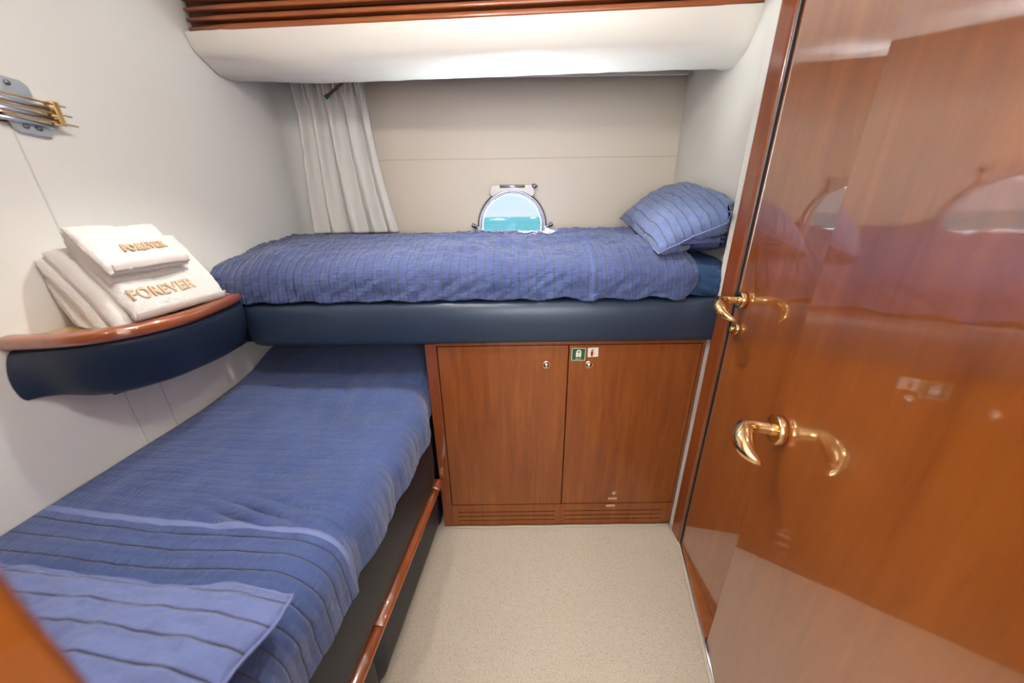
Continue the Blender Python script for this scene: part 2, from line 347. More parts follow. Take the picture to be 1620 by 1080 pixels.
# mattress with fitted sheet
mat_rows = []
def mz(x, y): return 1.285+.028*smooth(1.2, 1.9, y)
sec = [(1.93, 1.125), (1.94, 1.2), (1.93, 1.295), (1.85, 1.303), (1.7, 1.30), (1.5, 1.285), (1.33, 1.265), (1.26, 1.255), (1.215, 1.238), (1.198, 1.215), (1.192, 1.18), (1.192, 1.15), (1.20, 1.128)]
sec = [(p.x, p.y) for p in crom([(a, b, 0) for a, b in sec], 6)]
for i in range(101):
    x = XL+.012+(.766-XL-.012)*i/100; w = .5+.5*smooth(.6, .68, x)
    r = []
    for j, (y, z) in enumerate(sec):
        n = fbm(x*9+z*14, y*5, 3)*.010 + .007*math.sin((x*1.2+z*2.6)*38)*smooth(.62, .7, x)*(1 if z < 1.27 else .3)
        r.append(Vector((min(x, .747+.02*smooth(1.208, 1.214, y-abs(n)*w)), y-abs(n)*w if y < 1.3 else y, z-.034*smooth(-.9, -1.09, x)*smooth(1.2, 1.25, z)-.012*smooth(.62,.76,x)+n*w*.6*(y >= 1.22))))
    mat_rows.append(r)
mt = grid('mattress', mat_rows, 'sheet', cap=True, fixn=True)
tag(mt, 'mattress in a deep teal blue fitted sheet, bare beside the upper pillows', 'mattress')
# quilt
sec = [(1.925, 1.318), (1.8, 1.322), (1.6, 1.318), (1.45, 1.306), (1.34, 1.292), (1.28, 1.280), (1.225, 1.256), (1.192, 1.228), (1.177, 1.195), (1.171, 1.16), (1.168, 1.124)]
def resample(P, n):
    L = [0]
    for a, b in zip(P, P[1:]): L.append(L[-1]+(b-a).length)
    out = []; j = 0
    for k in range(n):
        d = L[-1]*k/(n-1)
        while j < len(P)-2 and L[j+1] < d: j += 1
        t = (d-L[j])/(L[j+1]-L[j]+1e-9); out.append((P[j].lerp(P[j+1], t), d))
    return out, L[-1]
sq, LL = resample(crom([(0, a, b) for a, b in sec], 8), 170)
NX = 420; X0, X1 = XL+.008, .662
rows, uvs = [], []
for i in range(NX+1):
    s = X0+(X1-X0)*i/NX; r = []; ru = []
    endr = smooth(.60, .662, s); left = smooth(-.9, -1.09, s)
    for j, (p, d) in enumerate(sq):
        y, z = p.y, p.z; top = smooth(1.18, 1.27, y); fr = 1-top
        x = s
        # long lazy folds along the bed, creases on the front drop
        q = (y-1.62+.10*math.sin(s*2.1+1))*1.0
        f1 = .016*math.exp(-((y-(1.40+.05*math.sin(s*3.2)+.03*s))/.03)**2)*smooth(-.35, .0, s)*smooth(.75, .3, s)
        f2 = .013*math.exp(-((y-(1.66+.06*math.sin(s*2.3+2)))/.035)**2)*smooth(-.5, -.1, s)
        f3 = .013*math.exp(-((y-(1.53-.12*s))/.025)**2)*smooth(-.9, -.5, s)*smooth(.35, .1, s)
        n = .012*fbm(s*4, y*7, 1)+.008*fbm(s*13, y*20, 7)
        z += (f1+f2+f3+n)*top + .012*left*0
        y += fr*(-.004+.008*fbm(s*7+z*2, z*9, 4) + .005*fbm(s*22-z*30, z*14, 9))
        z -= left*.030*smooth(1.75, 1.25, y)*top + left*.028*fr*(z > 1.2)
        y += left*.010*fr
        # bottom hem undulates
        if d > LL-.10: z += (.010*fbm(s*9, 2)+.004*math.sin(s*40))*((d-LL+.10)/.10)**2
        # hem where the quilt is folded back
        hx = .285+.025*smooth(1.17, 1.5, y)-.12*smooth(1.4, 1.9, y)
        dd = s-hx
        lift = .009*smooth(-.006, .004, dd) + .005*math.exp(-(dd/.007)**2)
        z += lift*top; y -= lift*fr
        z -= endr*.008*top; y += endr*endr*.020*fr
        x -= endr*.03*smooth(LL-.07, LL, d)**2 + .02*endr*top
        z += .0045*fbm(s*34, y*42, 11)*top*(.4+.6*smooth(-.5, .1, s))
        puff = .0022*(1-abs(((s/.0305) % 1)*2-1)**4 if True else 0)
        z += puff*top; y -= puff*fr
        r.append(Vector((x, y, z))); ru.append((s, d))
    rows.append(r); uvs.append(ru)
def upmi(i, j):
    y = sq[j][0].y; hx = .285+.025*smooth(1.17, 1.5, y)-.12*smooth(1.4, 1.9, y)
    return 1 if abs(X0+(X1-X0)*(i+.5)/NX-hx-.001) < .0062 else 0
tag(grid('quilt', rows, ['q_up', 'q_hem'], uvs=uvs, thick=.006, mi=upmi), 'rumpled blue channel-stitched quilt spread over the upper berth', 'quilt')

def pillow(name, mat, c, ax, ay, az, w, h, t, label, cat='pillow', group=None, seed=0, n=60, flange=.0, pw=.5, uvrot=False, corner=.02, sag=0, parent=None):
    ax, ay, az = (Vector(v).normalized() for v in (ax, ay, az)); c = Vector(c); rows = []; uvs = []
    def surf(side):
        R = []; U = []
        for i in range(n+1):
            r = []; q = []
            for j in range(n+1):
                u = -1+2*i/n; v = -1+2*j/n
                k = max(0, (1-abs(u)**2.6))*max(0, (1-abs(v)**2.6)); th = t*(k**pw)
                e = 1-corner*4*((1-abs(u))*0+abs(u)**0*0)
                su = u*(w/2)*(1-.045*(1-v*v)); sv = v*(h/2)*(1-.045*(1-u*u))
                m = .014*fbm(u*2.3+seed, v*2.3, seed)+.007*fbm(u*6+seed, v*6, seed); su += .010*fbm(v*2.2, seed)*abs(u)**3; sv += .012*fbm(u*2.4, seed+3)*abs(v)**3
                P_ = c+ax*su+ay*sv+az*(side*th*.5+m*(k**.3))
                lim = (.764+(P_.y-1.205)*.107 if P_.y > 1.215 else .734)
                if P_.x > lim: P_.x = lim
                r.append(P_); q.append((sv, su) if not uvrot else (su, sv))
            R.append(r); U.append(q)
        return R, U
    A, UA = surf(1); B, UB = surf(-1); V = []; Fc = []; UV = []
    for R, U, fl in ((A, UA, 0), (B, UB, 1)):
        b = len(V); V += [p for r in R for p in r]; UV += [p for r in U for p in r]
        for i in range(n):
            for j in range(n):
                f = (b+i*(n+1)+j, b+(i+1)*(n+1)+j, b+(i+1)*(n+1)+j+1, b+i*(n+1)+j+1); Fc.append(f if not fl else f[::-1])
    me = bpy.data.meshes.new(name); me.from_pydata([tuple(v) for v in V], [], Fc); me.update()
    ul = me.uv_layers.new(name='UVMap')
    for lp in me.loops: ul.data[lp.index].uv = UV[lp.vertex_index]
    bm = bmesh.new(); bm.from_mesh(me); bmesh.ops.remove_doubles(bm, verts=bm.verts, dist=.0004); bmesh.ops.recalc_face_normals(bm, faces=bm.faces); bm.to_mesh(me); bm.free()
    o = link(name, me, mat, parent); 
    if label: tag(o, label, cat, group)
    # piping round the seam
    edge = [A[i][0] for i in range(0, n, 2)]+[A[n][j] for j in range(0, n, 2)]+[A[i][n] for i in range(n, 0, -2)]+[A[0][j] for j in range(n, 0, -2)]
    rows = []
    m = len(edge)
    for i, p in enumerate(edge):
        tt = (edge[(i+1) % m]-edge[i-1]).normalized(); a = az; b = tt.cross(a).normalized(); rr = .0032
        rows.append([p+a*rr*math.cos(k*math.pi/3)+b*rr*math.sin(k*math.pi/3) for k in range(6)])
    rows.append(rows[0]); grid('piping', rows, 'hem' if 'q_' in mat else mat, o, True, fixn=True)
    return o
pillow('pillow', 'pillowcase', (.700, 1.445, 1.312), (.0, 1, .02), (1, 0, .03), (-.03, -.02, 1), .50, .20, .085, 'plain slate blue pillow lying beneath the quilted one on the upper berth', seed=3)
pillow('pillow', 'q_pil', (.684, 1.483, 1.396), (.07, 1, .20), (.90, -.06, .40), (-.40, -.20, .90), .60, .325, .19, 'quilted light blue pillow on top, leaning up to the right wall of the upper berth', seed=8)

# ------------------------------------------------------------------ locker under the berth
CX0, CX1, CY = -.338, .748, 1.2
lk = thing('locker', 'glossy cherry wood locker with two doors and a vented plinth under the upper berth', 'cabinet', (.2, CY, 0))
LP = []
fr = []
def B(*a, **k): o = box(*a, **k); LP.append(o); return o
B('carcass', CX0+.004, CX1-.004, CY+.03, YB-.02, .004, .944, 'frame')
prism_poly = [(CX0, CY+.004), (CX0+.045, CY+.004), (CX0+.045, CY+.03), (CX0, CY+.03)]
B('stile', CX0, CX0+.045, CY-.004, CY+.03, .004, .946, 'frame', bevel=.003)
B('stile', .738, CX1, CY-.002, CY+.03, .004, .946, 'frame', bevel=.002)
B('top_rail', CX0+.045, .738, CY-.004, CY+.03, .936, .948, 'frame', bevel=.002)
def plinth():
    x0, x1, z0, z1 = CX0+.045, .738, .004, .132
    # face with real slots
    slots = []
    for a, b in ((-.268, .192), (.238, .70)):
        for k in range(3): slots.append((a, b, .034+.026*k, .040+.026*k))
    zs = sorted(set([z0, z1]+[s[2] for s in slots]+[s[3] for s in slots])); xs = sorted(set([x0, x1]+[s[0] for s in slots]+[s[1] for s in slots]))
    V = []; Fc = []; MI = []
    def q(p): V.extend(p); Fc.append(tuple(range(len(V)-4, len(V))))
    y = CY-.001
    for i in range(len(xs)-1):
        for j in range(len(zs)-1):
            a, b, c, d = xs[i], xs[i+1], zs[j], zs[j+1]
            if any(abs(s[0]-a) < 1e-6 and abs(s[1]-b) < 1e-6 and abs(s[2]-c) < 1e-6 for s in slots):
                for p in ([(a, y, c), (b, y, c), (b, y+.02, c), (a, y+.02, c)], [(a, y, d), (b, y, d), (b, y+.02, d), (a, y+.02, d)], [(a, y, c), (a, y, d), (a, y+.02, d), (a, y+.02, c)], [(b, y, c), (b, y, d), (b, y+.02, d), (b, y+.02, c)]): q(p); MI.append(0)
                q([(a, y+.02, c), (b, y+.02, c), (b, y+.02, d), (a, y+.02, d)]); MI.append(1)
            else: q([(a, y, c), (b, y, c), (b, y, d), (a, y, d)]); MI.append(0)
    q([(x0, y, z1), (x1, y, z1), (x1, y+.025, z1), (x0, y+.025, z1)]); MI.append(0)
    o = mesh('vented_plinth', V, Fc, ['cab', 'black'], None, False, None, MI, False); return o
pl = plinth(); LP.append(pl)
dl = B('door', CX0+.048, .2185, CY-.002, CY+.02, .137, .932, 'cab', bevel=.002)
dr = B('door', .2225, .735, CY-.002, CY+.02, .137, .932, 'cab', bevel=.002)
YF = CY-.0025
def knob(x, z, door):
    o = lathe('knob', [(.0, 0), (.0165, 0), (.0165, .003), (.0145, .0045), (.0128, .003), (.0125, .003), (.0118, .007), (.009, .0105), (.005, .0125), (.0, .013)], (x, YF, z), (0, -1, 0), 'nickel'); LP.append(o); return o
k1 = knob(.134, .853, dl); k2 = knob(.302, .851, dr)
def flat(polys, x, z, y=YF, rot=0):
    """polys: (outline or (V,F), material index, layer) in sticker metres"""
    V = []; Fc = []; MI = []; c, s = math.cos(rot), math.sin(rot)
    for P, mi, layer in polys:
        b = len(V)
        if isinstance(P, tuple): vv, ff = P
        else: vv, ff = P, [tuple(range(len(P)))]
        for v in vv: V.append((x+v[0]*c-v[1]*s, y-.0004-.00025*layer, z+v[0]*s+v[1]*c))
        for f in ff: Fc.append(tuple(b+i for i in f)); MI.append(mi)
    # give the sticker its film edge
    P = polys[0][0]; b = len(V); n = len(P)
    for v in P: V.append((x+v[0]*c-v[1]*s, y, z+v[0]*s+v[1]*c))
    for i in range(n): Fc.append((i, (i+1) % n, b+(i+1) % n, b+i)); MI.append(0)
    return V, Fc, MI
def rect(w, h, cx=0, cy=0): return [(cx-w/2, cy-h/2), (cx+w/2, cy-h/2), (cx+w/2, cy+h/2), (cx-w/2, cy+h/2)]
def jacket(s, cx=0, cy=0):
    pts = [(-.30, -.5), (-.44, -.44), (-.48, -.3), (-.46, .15), (-.40, .38), (-.22, .52), (0, .56), (.22, .52), (.40, .38), (.46, .15), (.48, -.3), (.44, -.44), (.30, -.5), (.12, -.48), (.05, -.38), (.02, 0), (.03, .12)]
    hole = [(.03, .12), (.10, .14), (.14, .22), (.12, .31), (.05, .36), (-.05, .36), (-.12, .31), (-.14, .22), (-.10, .14), (-.03, .12)]
    L = pts + [(-.03, .12), (-.02, 0), (-.05, -.38), (-.12, -.48)]
    return [(cx+a*s*.72, cy+b*s) for a, b in L], [(cx+a*s*.9, cy+b*s) for a, b in hole]
def sticker(name, polys, x, z, mats, label, rot=0, y=YF):
    V, Fc, MI = flat(polys, x, z, y, rot); o = mesh(name, V, Fc, mats, None, False, None, MI, False); o['label'] = label; LP.append(o); return o
J, Hh = jacket(.030, 0, .003); tm = text_mesh('Lifejacket', .0062)
tmv = ([(v.x, v.y-.0185) for v in tm[0]], tm[1])
s1 = sticker('safety_sign', [(rect(.054, .052), 0, 0), (rect(.050, .048), 1, 1), (J, 0, 2), (Hh, 1, 3), (tmv, 0, 2)], .2585, .895, ['signwhite', 'green'], 'green lifejacket safety sign', -.03)
ext = [(-.008, -.016), (.000, -.016), (.001, .0), (-.001, .004), (-.006, .004), (-.009, 0)]
hose = [(-.005, .004), (-.007, .008), (-.003, .012), (.004, .0135), (.004, .0125), (-.002, .0105), (.000, .009), (.003, .005), (.0028, -.001), (.0018, -.001), (.0018, .004), (-.001, .007), (-.004, .0075), (-.0035, .004)]
s2 = sticker('safety_sign', [(rect(.041, .039), 0, 0), (ext, 1, 1), (hose, 2, 2), (rect(.0025, .004, .0055, -.006), 2, 2)], .3145, .903, ['signwhite', 'red', 'ink'], 'white sign with a red fire extinguisher', .03)
J2, H2 = jacket(.0125, 0, 0)
s3 = sticker('safety_sign', [(rect(.019, .015), 0, 0), (rect(.0165, .0135), 1, 1), (J2, 0, 2), (H2, 1, 3)], .4625, .196, ['signwhite', 'dgreen'], 'tiny green lifejacket sign')
tm = text_mesh('LIFE JACKETS', .0086, .00012)
s4 = sticker('label_strip', [(rect(.041, .0115), 0, 0), (tm, 1, 1)], .4585, .164, ['pink', 'inkred'], 'pink strip reading LIFE JACKETS', .02)
tm = text_mesh('FIRE EXTINGUISHER', .0064, .0001)
s5 = sticker('label_strip', [(rect(.041, .0115), 0, 0), (tm, 1, 1)], .4535, .119, ['pink', 'inkred'], 'pink strip reading FIRE EXTINGUISHER', .02, CY-.0012)
for o in LP: o.data.transform(Matrix.Translation(-lk.location)); o.parent = lk
for o, p in ((k1, dl), (k2, dr), (s1, dr), (s2, dr), (s3, dr), (s4, dr), (s5, pl)): o.parent = p

# ------------------------------------------------------------------ lower berth
def xe(Y): return -.347-.107*(1.21-Y)
lb = thing('bunk_bed', 'lower berth along the left wall with charcoal leather side and wooden rail', 'bunk bed', (-.7, .7, 0))
LB = []
YN, YFAR = .082, 1.186
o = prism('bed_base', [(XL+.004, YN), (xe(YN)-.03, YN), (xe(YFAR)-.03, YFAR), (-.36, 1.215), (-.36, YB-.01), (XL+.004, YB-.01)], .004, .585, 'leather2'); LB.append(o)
def padded(name, z0, z1, ya, yb, bulge, mat, tuck=.0, zbow=0):
    rows = []
    n = 26
    for i in range(n+1):
        y = ya+(yb-ya)*i/n; e = min(i, n-i)/n*(yb-ya); s = (1-(max(0, .02-e)/.02)**2)**.5 if e < .02 else 1
        r = []
        for k in range(15):
            a = -math.pi/2+math.pi*k/14; b = (abs(math.cos(a))**.55)*(bulge+(.016*smooth(1.18, 1.10, y) if z0 > .2 else 0))*(.25+.75*s)
            zz = (z0+z1)/2+(z1-z0)/2*(abs(math.sin(a))**.8)*(1 if a > 0 else -1)
            r.append(Vector((xe(y)-.032+b-tuck*(1-k/14), y, zz)))
        rows.append(r)
    o = grid(name, rows, mat, None, fixn=True); LB.append(o); return o
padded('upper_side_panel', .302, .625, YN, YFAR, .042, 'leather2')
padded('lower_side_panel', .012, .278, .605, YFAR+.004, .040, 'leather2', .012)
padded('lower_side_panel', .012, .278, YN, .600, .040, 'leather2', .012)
rail = [(YN, .612), (.614, 1.128), (1.130, 1.186)]
for a, b in rail:
    rows = []
    for i, y in enumerate([a, a+.002]+[a+(b-a)*k/6 for k in range(1, 6)]+[b-.002, b]):
        e = .9 if i in (0, 8) else 1
        rows.append([Vector((xe(y)-.012+.044*e*math.cos(t) if math.cos(t) > 0 else xe(y)-.012, y, .290+.0185*e*math.sin(t))) for t in [2*math.pi*k/20 for k in range(20)]])
    LB.append(grid('wooden_rail', rows, 'rim', None, True, True, fixn=True))
LB.append(box('berth_cushion', XL+.012, -.425, .09, YB-.03, .588, .72, 'leather', bevel=.03))
for o in LB: o.data.transform(Matrix.Translation(-lb.location)); o.parent = lb
# lower mattress (dark navy cover, its far end seen beneath the upper berth)
def HEMY(x):
    P = [(-1.1, .600), (-.95, .576), (-.78, .558), (-.60, .551), (-.47, .545), (-.40, .535), (-.34, .512)]
    for (a, b), (c, d) in zip(P, P[1:]):
        if x <= c: return b+(d-b)*max(0, (x-a)/(c-a))
    return P[-1][1]
def lower_z(x, y):
    z = .752+.020*smooth(-.6, -1.05, x)
    z += .085*smooth(1.16, 1.46, y)
    z += .014*math.exp(-((y-1.18)/.10)**2)
    return z
rows, uvs = [], []; NXX, NY = 230, 420; ya, yb = .09, 1.9
for j in range(NY+1):
    y = ya+(yb-ya)*j/NY; r = []; ru = []
    xedge = xe(y)+.040*smooth(1.20, 1.08, y)-.004*smooth(1.1, 1.2, y); drop = .155+.02*smooth(.9, .3, y)
    W_ = xedge-(XL+.006); flatlen = W_-.085; arcL = .13; tot = flatlen+arcL+drop-.085
    for i in range(NXX+1):
        d = tot*i/NXX; zt = lower_z(0, y)
        if d < flatlen: x = XL+.006+d; z = lower_z(x, y); nrm = Vector((0, 0, 1))
        elif d < flatlen+arcL:
            a = (d-flatlen)/arcL*math.pi/2; x = XL+.006+flatlen+.083*math.sin(a); z = zt-.083*(1-math.cos(a)); nrm = Vector((math.sin(a), 0, math.cos(a)))
        else: x = xedge-.002+.0; z = zt-.083-(d-flatlen-arcL); nrm = Vector((1, 0, 0))
        side = nrm.x
        n = .010*fbm(x*3, y*5, 2)+.004*fbm(x*11, y*13, 5)
        hs = (HEMY(x)-.52)*math.exp(-((y-.52)/.22)**2)
        n += .008*math.exp(-(((x+.62)/.10)**2+((y-.56)/.05)**2))*math.sin((y*1.1+x*.3)*150)
        n += .006*math.exp(-(((x+.60)/.22)**2+((y-1.12)/.10)**2))*math.sin((x*1.3+y*.35)*46)
        n += .007*side*math.sin(y*31+fbm(y*3, 0)*3)
        n += .004*side*fbm(y*20, d*9, 3)
        hem = y-.52
        n += .005*smooth(.010, -.004, hem)+(.0020 if hem < 0 else .0006)*(1-abs(((y/.033) % 1)*2-1)**4)
        n += .0035*math.exp(-(hem/.007)**2)
        n = max(n, -.012)
        if x > -.38 and y > 1.14 and side > .2: n = min(n, .0)
        if x < XL+.05: n *= smooth(XL, XL+.05, x)
        p = Vector((x, y+hs, z))+nrm*n
        if i > NXX*.9: p.z += .012*fbm(y*7, 3)*((i/NXX-.9)/.1)
        r.append(p); ru.append((y, d))
    rows.append(r); uvs.append(ru)
def lowmi(j, i):
    y = ya+(yb-ya)*(j+.5)/NY; hem = y-.52
    return 2 if abs(hem) < .0065 else (1 if hem > 0 else 0)
tag(grid('quilt', rows, ['q_low', 'q_fine', 'hem'], uvs=uvs, thick=-.006, mi=lowmi), 'deep blue quilt with a pale hem line covering the lower berth', 'quilt')
pillow('pillow', 'q_pil2', (-.70, .255, .800), (1, -.10, 0), (.10, 1, -.04), (0, .04, 1), .61, .335, .075, 'quilted periwinkle pillow at the near end of the lower berth', seed=14, uvrot=False)

# ------------------------------------------------------------------ corner shelf
sh = thing('corner_shelf', 'rounded birch shelf with varnished rim and navy leather front on the left wall', 'shelf', (-1.0, .93, 1.14))
SH = []
outer = crom([(-.935, 1.155, 0), (-.897, 1.03, 0), (-.868, .88, 0), (-.882, .79, 0), (-.925, .722, 0), (-.99, .687, 0), (-1.05, .674, 0), (-1.098, .670, 0)], 8)
def offs(P, d):
    out = []
    for i, p in enumerate(P):
        t = (P[min(i+1, len(P)-1)]-P[max(i-1, 0)]).normalized(); out.append(p+Vector((t.y, -t.x, 0))*d)
    return out
top_poly = [(p.x, p.y) for p in offs(outer, .02)]
SH.append(prism('shelf_top', top_poly+[(XL+.003, .70), (XL+.003, 1.235), (-.985, 1.235), (-.97, 1.160)], 1.135, 1.160, 'birch'))
rows = []
N = len(outer)
for i, p in enumerate(outer):
    t = (outer[min(i+1, N-1)]-outer[max(i-1, 0)]).normalized(); nn = Vector((-t.y, t.x, 0)); nn = nn if nn.dot(Vector((1, -.6, 0))) > 0 else -nn
    e = 1-.45*max(0, 1-i/5)**2
    rows.append([p-nn*.018+nn*(.021*e*math.copysign(abs(math.cos(a))**.75, math.cos(a)))+Vector((0, 0, 1.1565+.0165*e*math.copysign(abs(math.sin(a))**.75, math.sin(a)))) for a in [2*math.pi*k/24 for k in range(24)]])
SH.append(grid('rim', rows, 'rim', None, True, True, fixn=True))
topc = outer; botc = crom([(-.965, 1.150, 0), (-.948, 1.03, 0), (-.950, .93, 0), (-.965, .855, 0), (-1.005, .79, 0), (-1.045, .735, 0), (-1.078, .70, 0), (-1.098, .655, 0)], 8)
rows = []
for i in range(N):
    a, b = topc[i], botc[i]; t = (outer[min(i+1, N-1)]-outer[max(i-1, 0)]).normalized(); nn = Vector((-t.y, t.x, 0)); nn = nn if nn.dot(Vector((1, -.6, 0))) > 0 else -nn
    e = max(0, 1-i/6); r = []
    inn = [(a-nn*.05)+Vector((0, 0, 1.1395))]
    for k in range(17):
        f = k/16; bl = .016*math.sin(math.pi*f)**.6-.010-.010*e*e
        r.append(a.lerp(b, f)+nn*bl+Vector((0, 0, 1.138-(.158-.045*smooth(N-26, N-1, i))*f)))
    rows.append(inn+r+[b-nn*.045+Vector((0, 0, .976+.045*smooth(N-26, N-1, i)))])
SH.append(grid('padded_fascia', rows, 'leather', None, fixn=True))
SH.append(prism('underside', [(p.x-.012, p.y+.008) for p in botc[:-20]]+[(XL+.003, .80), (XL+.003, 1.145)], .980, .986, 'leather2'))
SH.append(lathe('ring_fitting', [(.0, -.001), (.010, -.001), (.010, .002), (.0135, .003), (.0155, .0015), (.0155, 0)], (-.925, 1.03, 1.1605), (0, 0, 1), 'rubber'))
for o in SH: o.data.transform(Matrix.Translation(-sh.location)); o.parent = sh

# ------------------------------------------------------------------ towels
def towel(name, O, e1, e2, Lx, Lz, th, nl, label, group, txt, tsize, tpos, roll=.035, droop=0, floor_z=1.166):
    """folded towel: e1 along its length, e2 up its slope; layers nested round the far (upper) fold"""
    e1 = Vector(e1).normalized(); e2 = Vector(e2).normalized(); e3 = e1.cross(e2).normalized()
    if e3.x < 0: e3 = -e3
    O = Vector(O); t = thing(name, label, 'towel', O, group)
    lt = th/nl
    for L in range(nl):
        c = lt*(L+.5); rows = []; nU, nV = 80, 110
        # closed rounded section swept along e1
        for i in range(nU+1):
            u = i/nU; x = (u-.5)*Lx*(1-.02*L); ed = min(u, 1-u)*Lx; er = (1-(max(0, lt*.55-ed)/(lt*.55))**2)**.5 if ed < lt*.55 else 1
            er = max(er, .05); r = []
            for j in range(nV):
                a = 2*math.pi*j/nV; ca, sa = math.cos(a), math.sin(a)
                p = .22; px = math.copysign(abs(ca)**(2*p), ca)*(Lz/2-.004*L*1.0); pz = math.copysign(abs(sa)**.55, sa)*lt*.56*er
                w = .006*fbm(x*14+L*3, px*14, L+th*50)+.0022*fbm(x*60, px*60+pz*80, L)+.0012*fbm(x*190, px*190, L)
                sl = droop*(max(0, -px-Lz*.30)/(Lz*.2))**2
                stag = .010*math.sin(L*2.4+1)
                P_ = e1*(x+stag)+e2*(px+Lz/2)+e3*(c+pz+w+.006*math.sin(px*22+L)*(1 if L < nl-1 else .4)-sl*.02)
                fz = floor_z-O.z+.003*fbm(x*30, px*20, L+4); wx = -1.094-O.x
                if P_.z < fz: P_.z = fz+(P_.z-fz)*.04+.0004*L
                if P_.x < wx: P_.x = wx+(P_.x-wx)*.02
                r.append(P_)
            rows.append(r)
        g = grid('fold', rows, 'towel', t, True, True, fixn=True)
        if L == nl-1: g.name = 'top_fold'
    zt = th+.002
    # woven band along the lower edge
    rows = []
    for i in range(31):
        x = (i/30-.5)*Lx*.94
        rows.append([e1*x+e2*(.004+.016*k/4)+e3*(zt-lt*.42+lt*.40*math.sin(math.pi/2*k/4)+.0045+.003*fbm(x*14, 1)) for k in range(5)])
    grid('woven_band', rows, 'tape', t, thick=.002, fixn=True)
    V, Fc = text_mesh(txt, tsize, .0022*tsize/.04*0+.0012, 1.12)
    for mat, z, off in (('thread', .0052, 0), ('thread2', .0066, 1)):
        if off: V, Fc = text_mesh(txt, tsize, -.0010*tsize/.045, 1.12); 
        VV = [e1*(v.x+tpos[0])+e2*(v.y+tpos[1])+e3*(zt+z+.0045*fbm((v.x+tpos[0])*14+(nl-1)*3, (tpos[1]+v.y-Lz/2)*14, nl-1+th*50)) for v in V]
        n = len(VV); WW = VV+[v-e3*.003 for v in VV]
        FF = [tuple(f) for f in Fc]; ec = {}
        for f in Fc:
            for a, b in zip(f, f[1:]+f[:1]): ec[tuple(sorted((a, b)))] = ec.get(tuple(sorted((a, b))), 0)+1
        FF += [(a, b, b+n, a+n) for (a, b), c in ec.items() if c == 1]
        if off: th_ = mesh('stitched_fill', WW, FF, mat, emb, False)
        else: emb = mesh('embroidery', WW, FF, mat, t, False); emb['label'] = 'tan embroidered word '+txt
    return t
sl = Vector((-.57, .14, .80))
towel('bath_towel', (-1.015, .900, 1.092), (-.055, 1, -.012), sl, .30, .25, .150, 4, 'large folded white bath towel under the small one, tan FOREVER along its front', None, 'FOREVER', .040, (-.035, .064))
towel('hand_towel', (-.950, .884, 1.262), (-.04, 1, .012), Vector((-.66, .12, .74)), .215, .145, .046, 2, 'small folded white hand towel resting on top of the larger towel', None, 'FOREVER', .025, (.012, .062))

# ------------------------------------------------------------------ valence: slats and padded bolster
def y0(X): return 1.431-.0626*(X+1.1)
bl = thing('padded_valance', 'cream padded bolster running across the cabin above the upper berth', 'valance', (-.14, 1.37, 1.95))
rows = []
P = crom([(0, .0, 2.003), (0, .012, 1.965), (0, .040, 1.925), (0, .085, 1.902), (0, .14, 1.895), (0, .22, 1.915), (0, .36, 1.975), (0, .50, 2.035)], 6)
for i in range(61):
    X = XL+.004+(.815-XL-.004)*i/60; lift = .030*smooth(-.7, -1.1, X)+.004*smooth(.3, .8, X)*-1
    end = max(0, 1-(.815-X)/.03)
    rows.append([Vector((X, min(y0(X)+p.y+.02*end*end, YB-.01), p.z+lift*(1-p.y/.5)*smooth(0, .06, p.y)+.0025*fbm(X*9, p.y*20)*(1-abs(p.y-.1)) )) for p in P])
ob = grid('padding', rows, 'soft', None, fixn=True); ob.data.transform(Matrix.Translation(-bl.location)); ob.parent = bl
rows = []
gr = thing('slatted_panel', 'row of horizontal cherry wood slats above the cream bolster', 'slatted panel', (-.14, 1.37, 2.06))
G = []
th_ = math.atan(-.0626)
for k in range(5):
    z = 2.001+.0272*k; h = .0145 if k else .018
    rows = []; xa, xb = XL+.02-(.006*k)*0, .808
    for i in range(13):
        X = xa+(xb-xa)*i/12; e = 1 if 0 < i < 12 else .55
        yy = y0(X)
        rows.append([Vector((X, yy+.010-.013*e*math.copysign(abs(math.cos(a))**.5, math.cos(a)), z+h/2+h/2*e*math.copysign(abs(math.sin(a))**.5, math.sin(a)))) for a in [2*math.pi*q/20 for q in range(20)]])
    if z+h < CEIL: G.append(grid('slat', rows, 'slat', None, True, True, fixn=True))
def ybox(name, xa, xb, dy0, dy1, z0, z1, mat):
    V = []
    for x in (xa, xb):
        for dy in (dy0, dy1):
            for z in (z0, z1): V.append((x, y0(x)+dy, z))
    o = mesh(name, V, [(0, 1, 3, 2), (4, 6, 7, 5), (0, 4, 5, 1), (2, 3, 7, 6), (0, 2, 6, 4), (1, 5, 7, 3)], mat, None, False); G.append(o)
ybox('backing', XL+.01, .36, .034, .05, 2.0, CEIL-.002, 'brown')
ybox('open_recess', .36, .81, .12, .13, 2.0, CEIL-.002, 'black')
ybox('recess_floor', .36, .81, .02, .12, 2.003, 2.010, 'black')
for o in G: o.data.transform(Matrix.Translation(-gr.location)); o.parent = gr

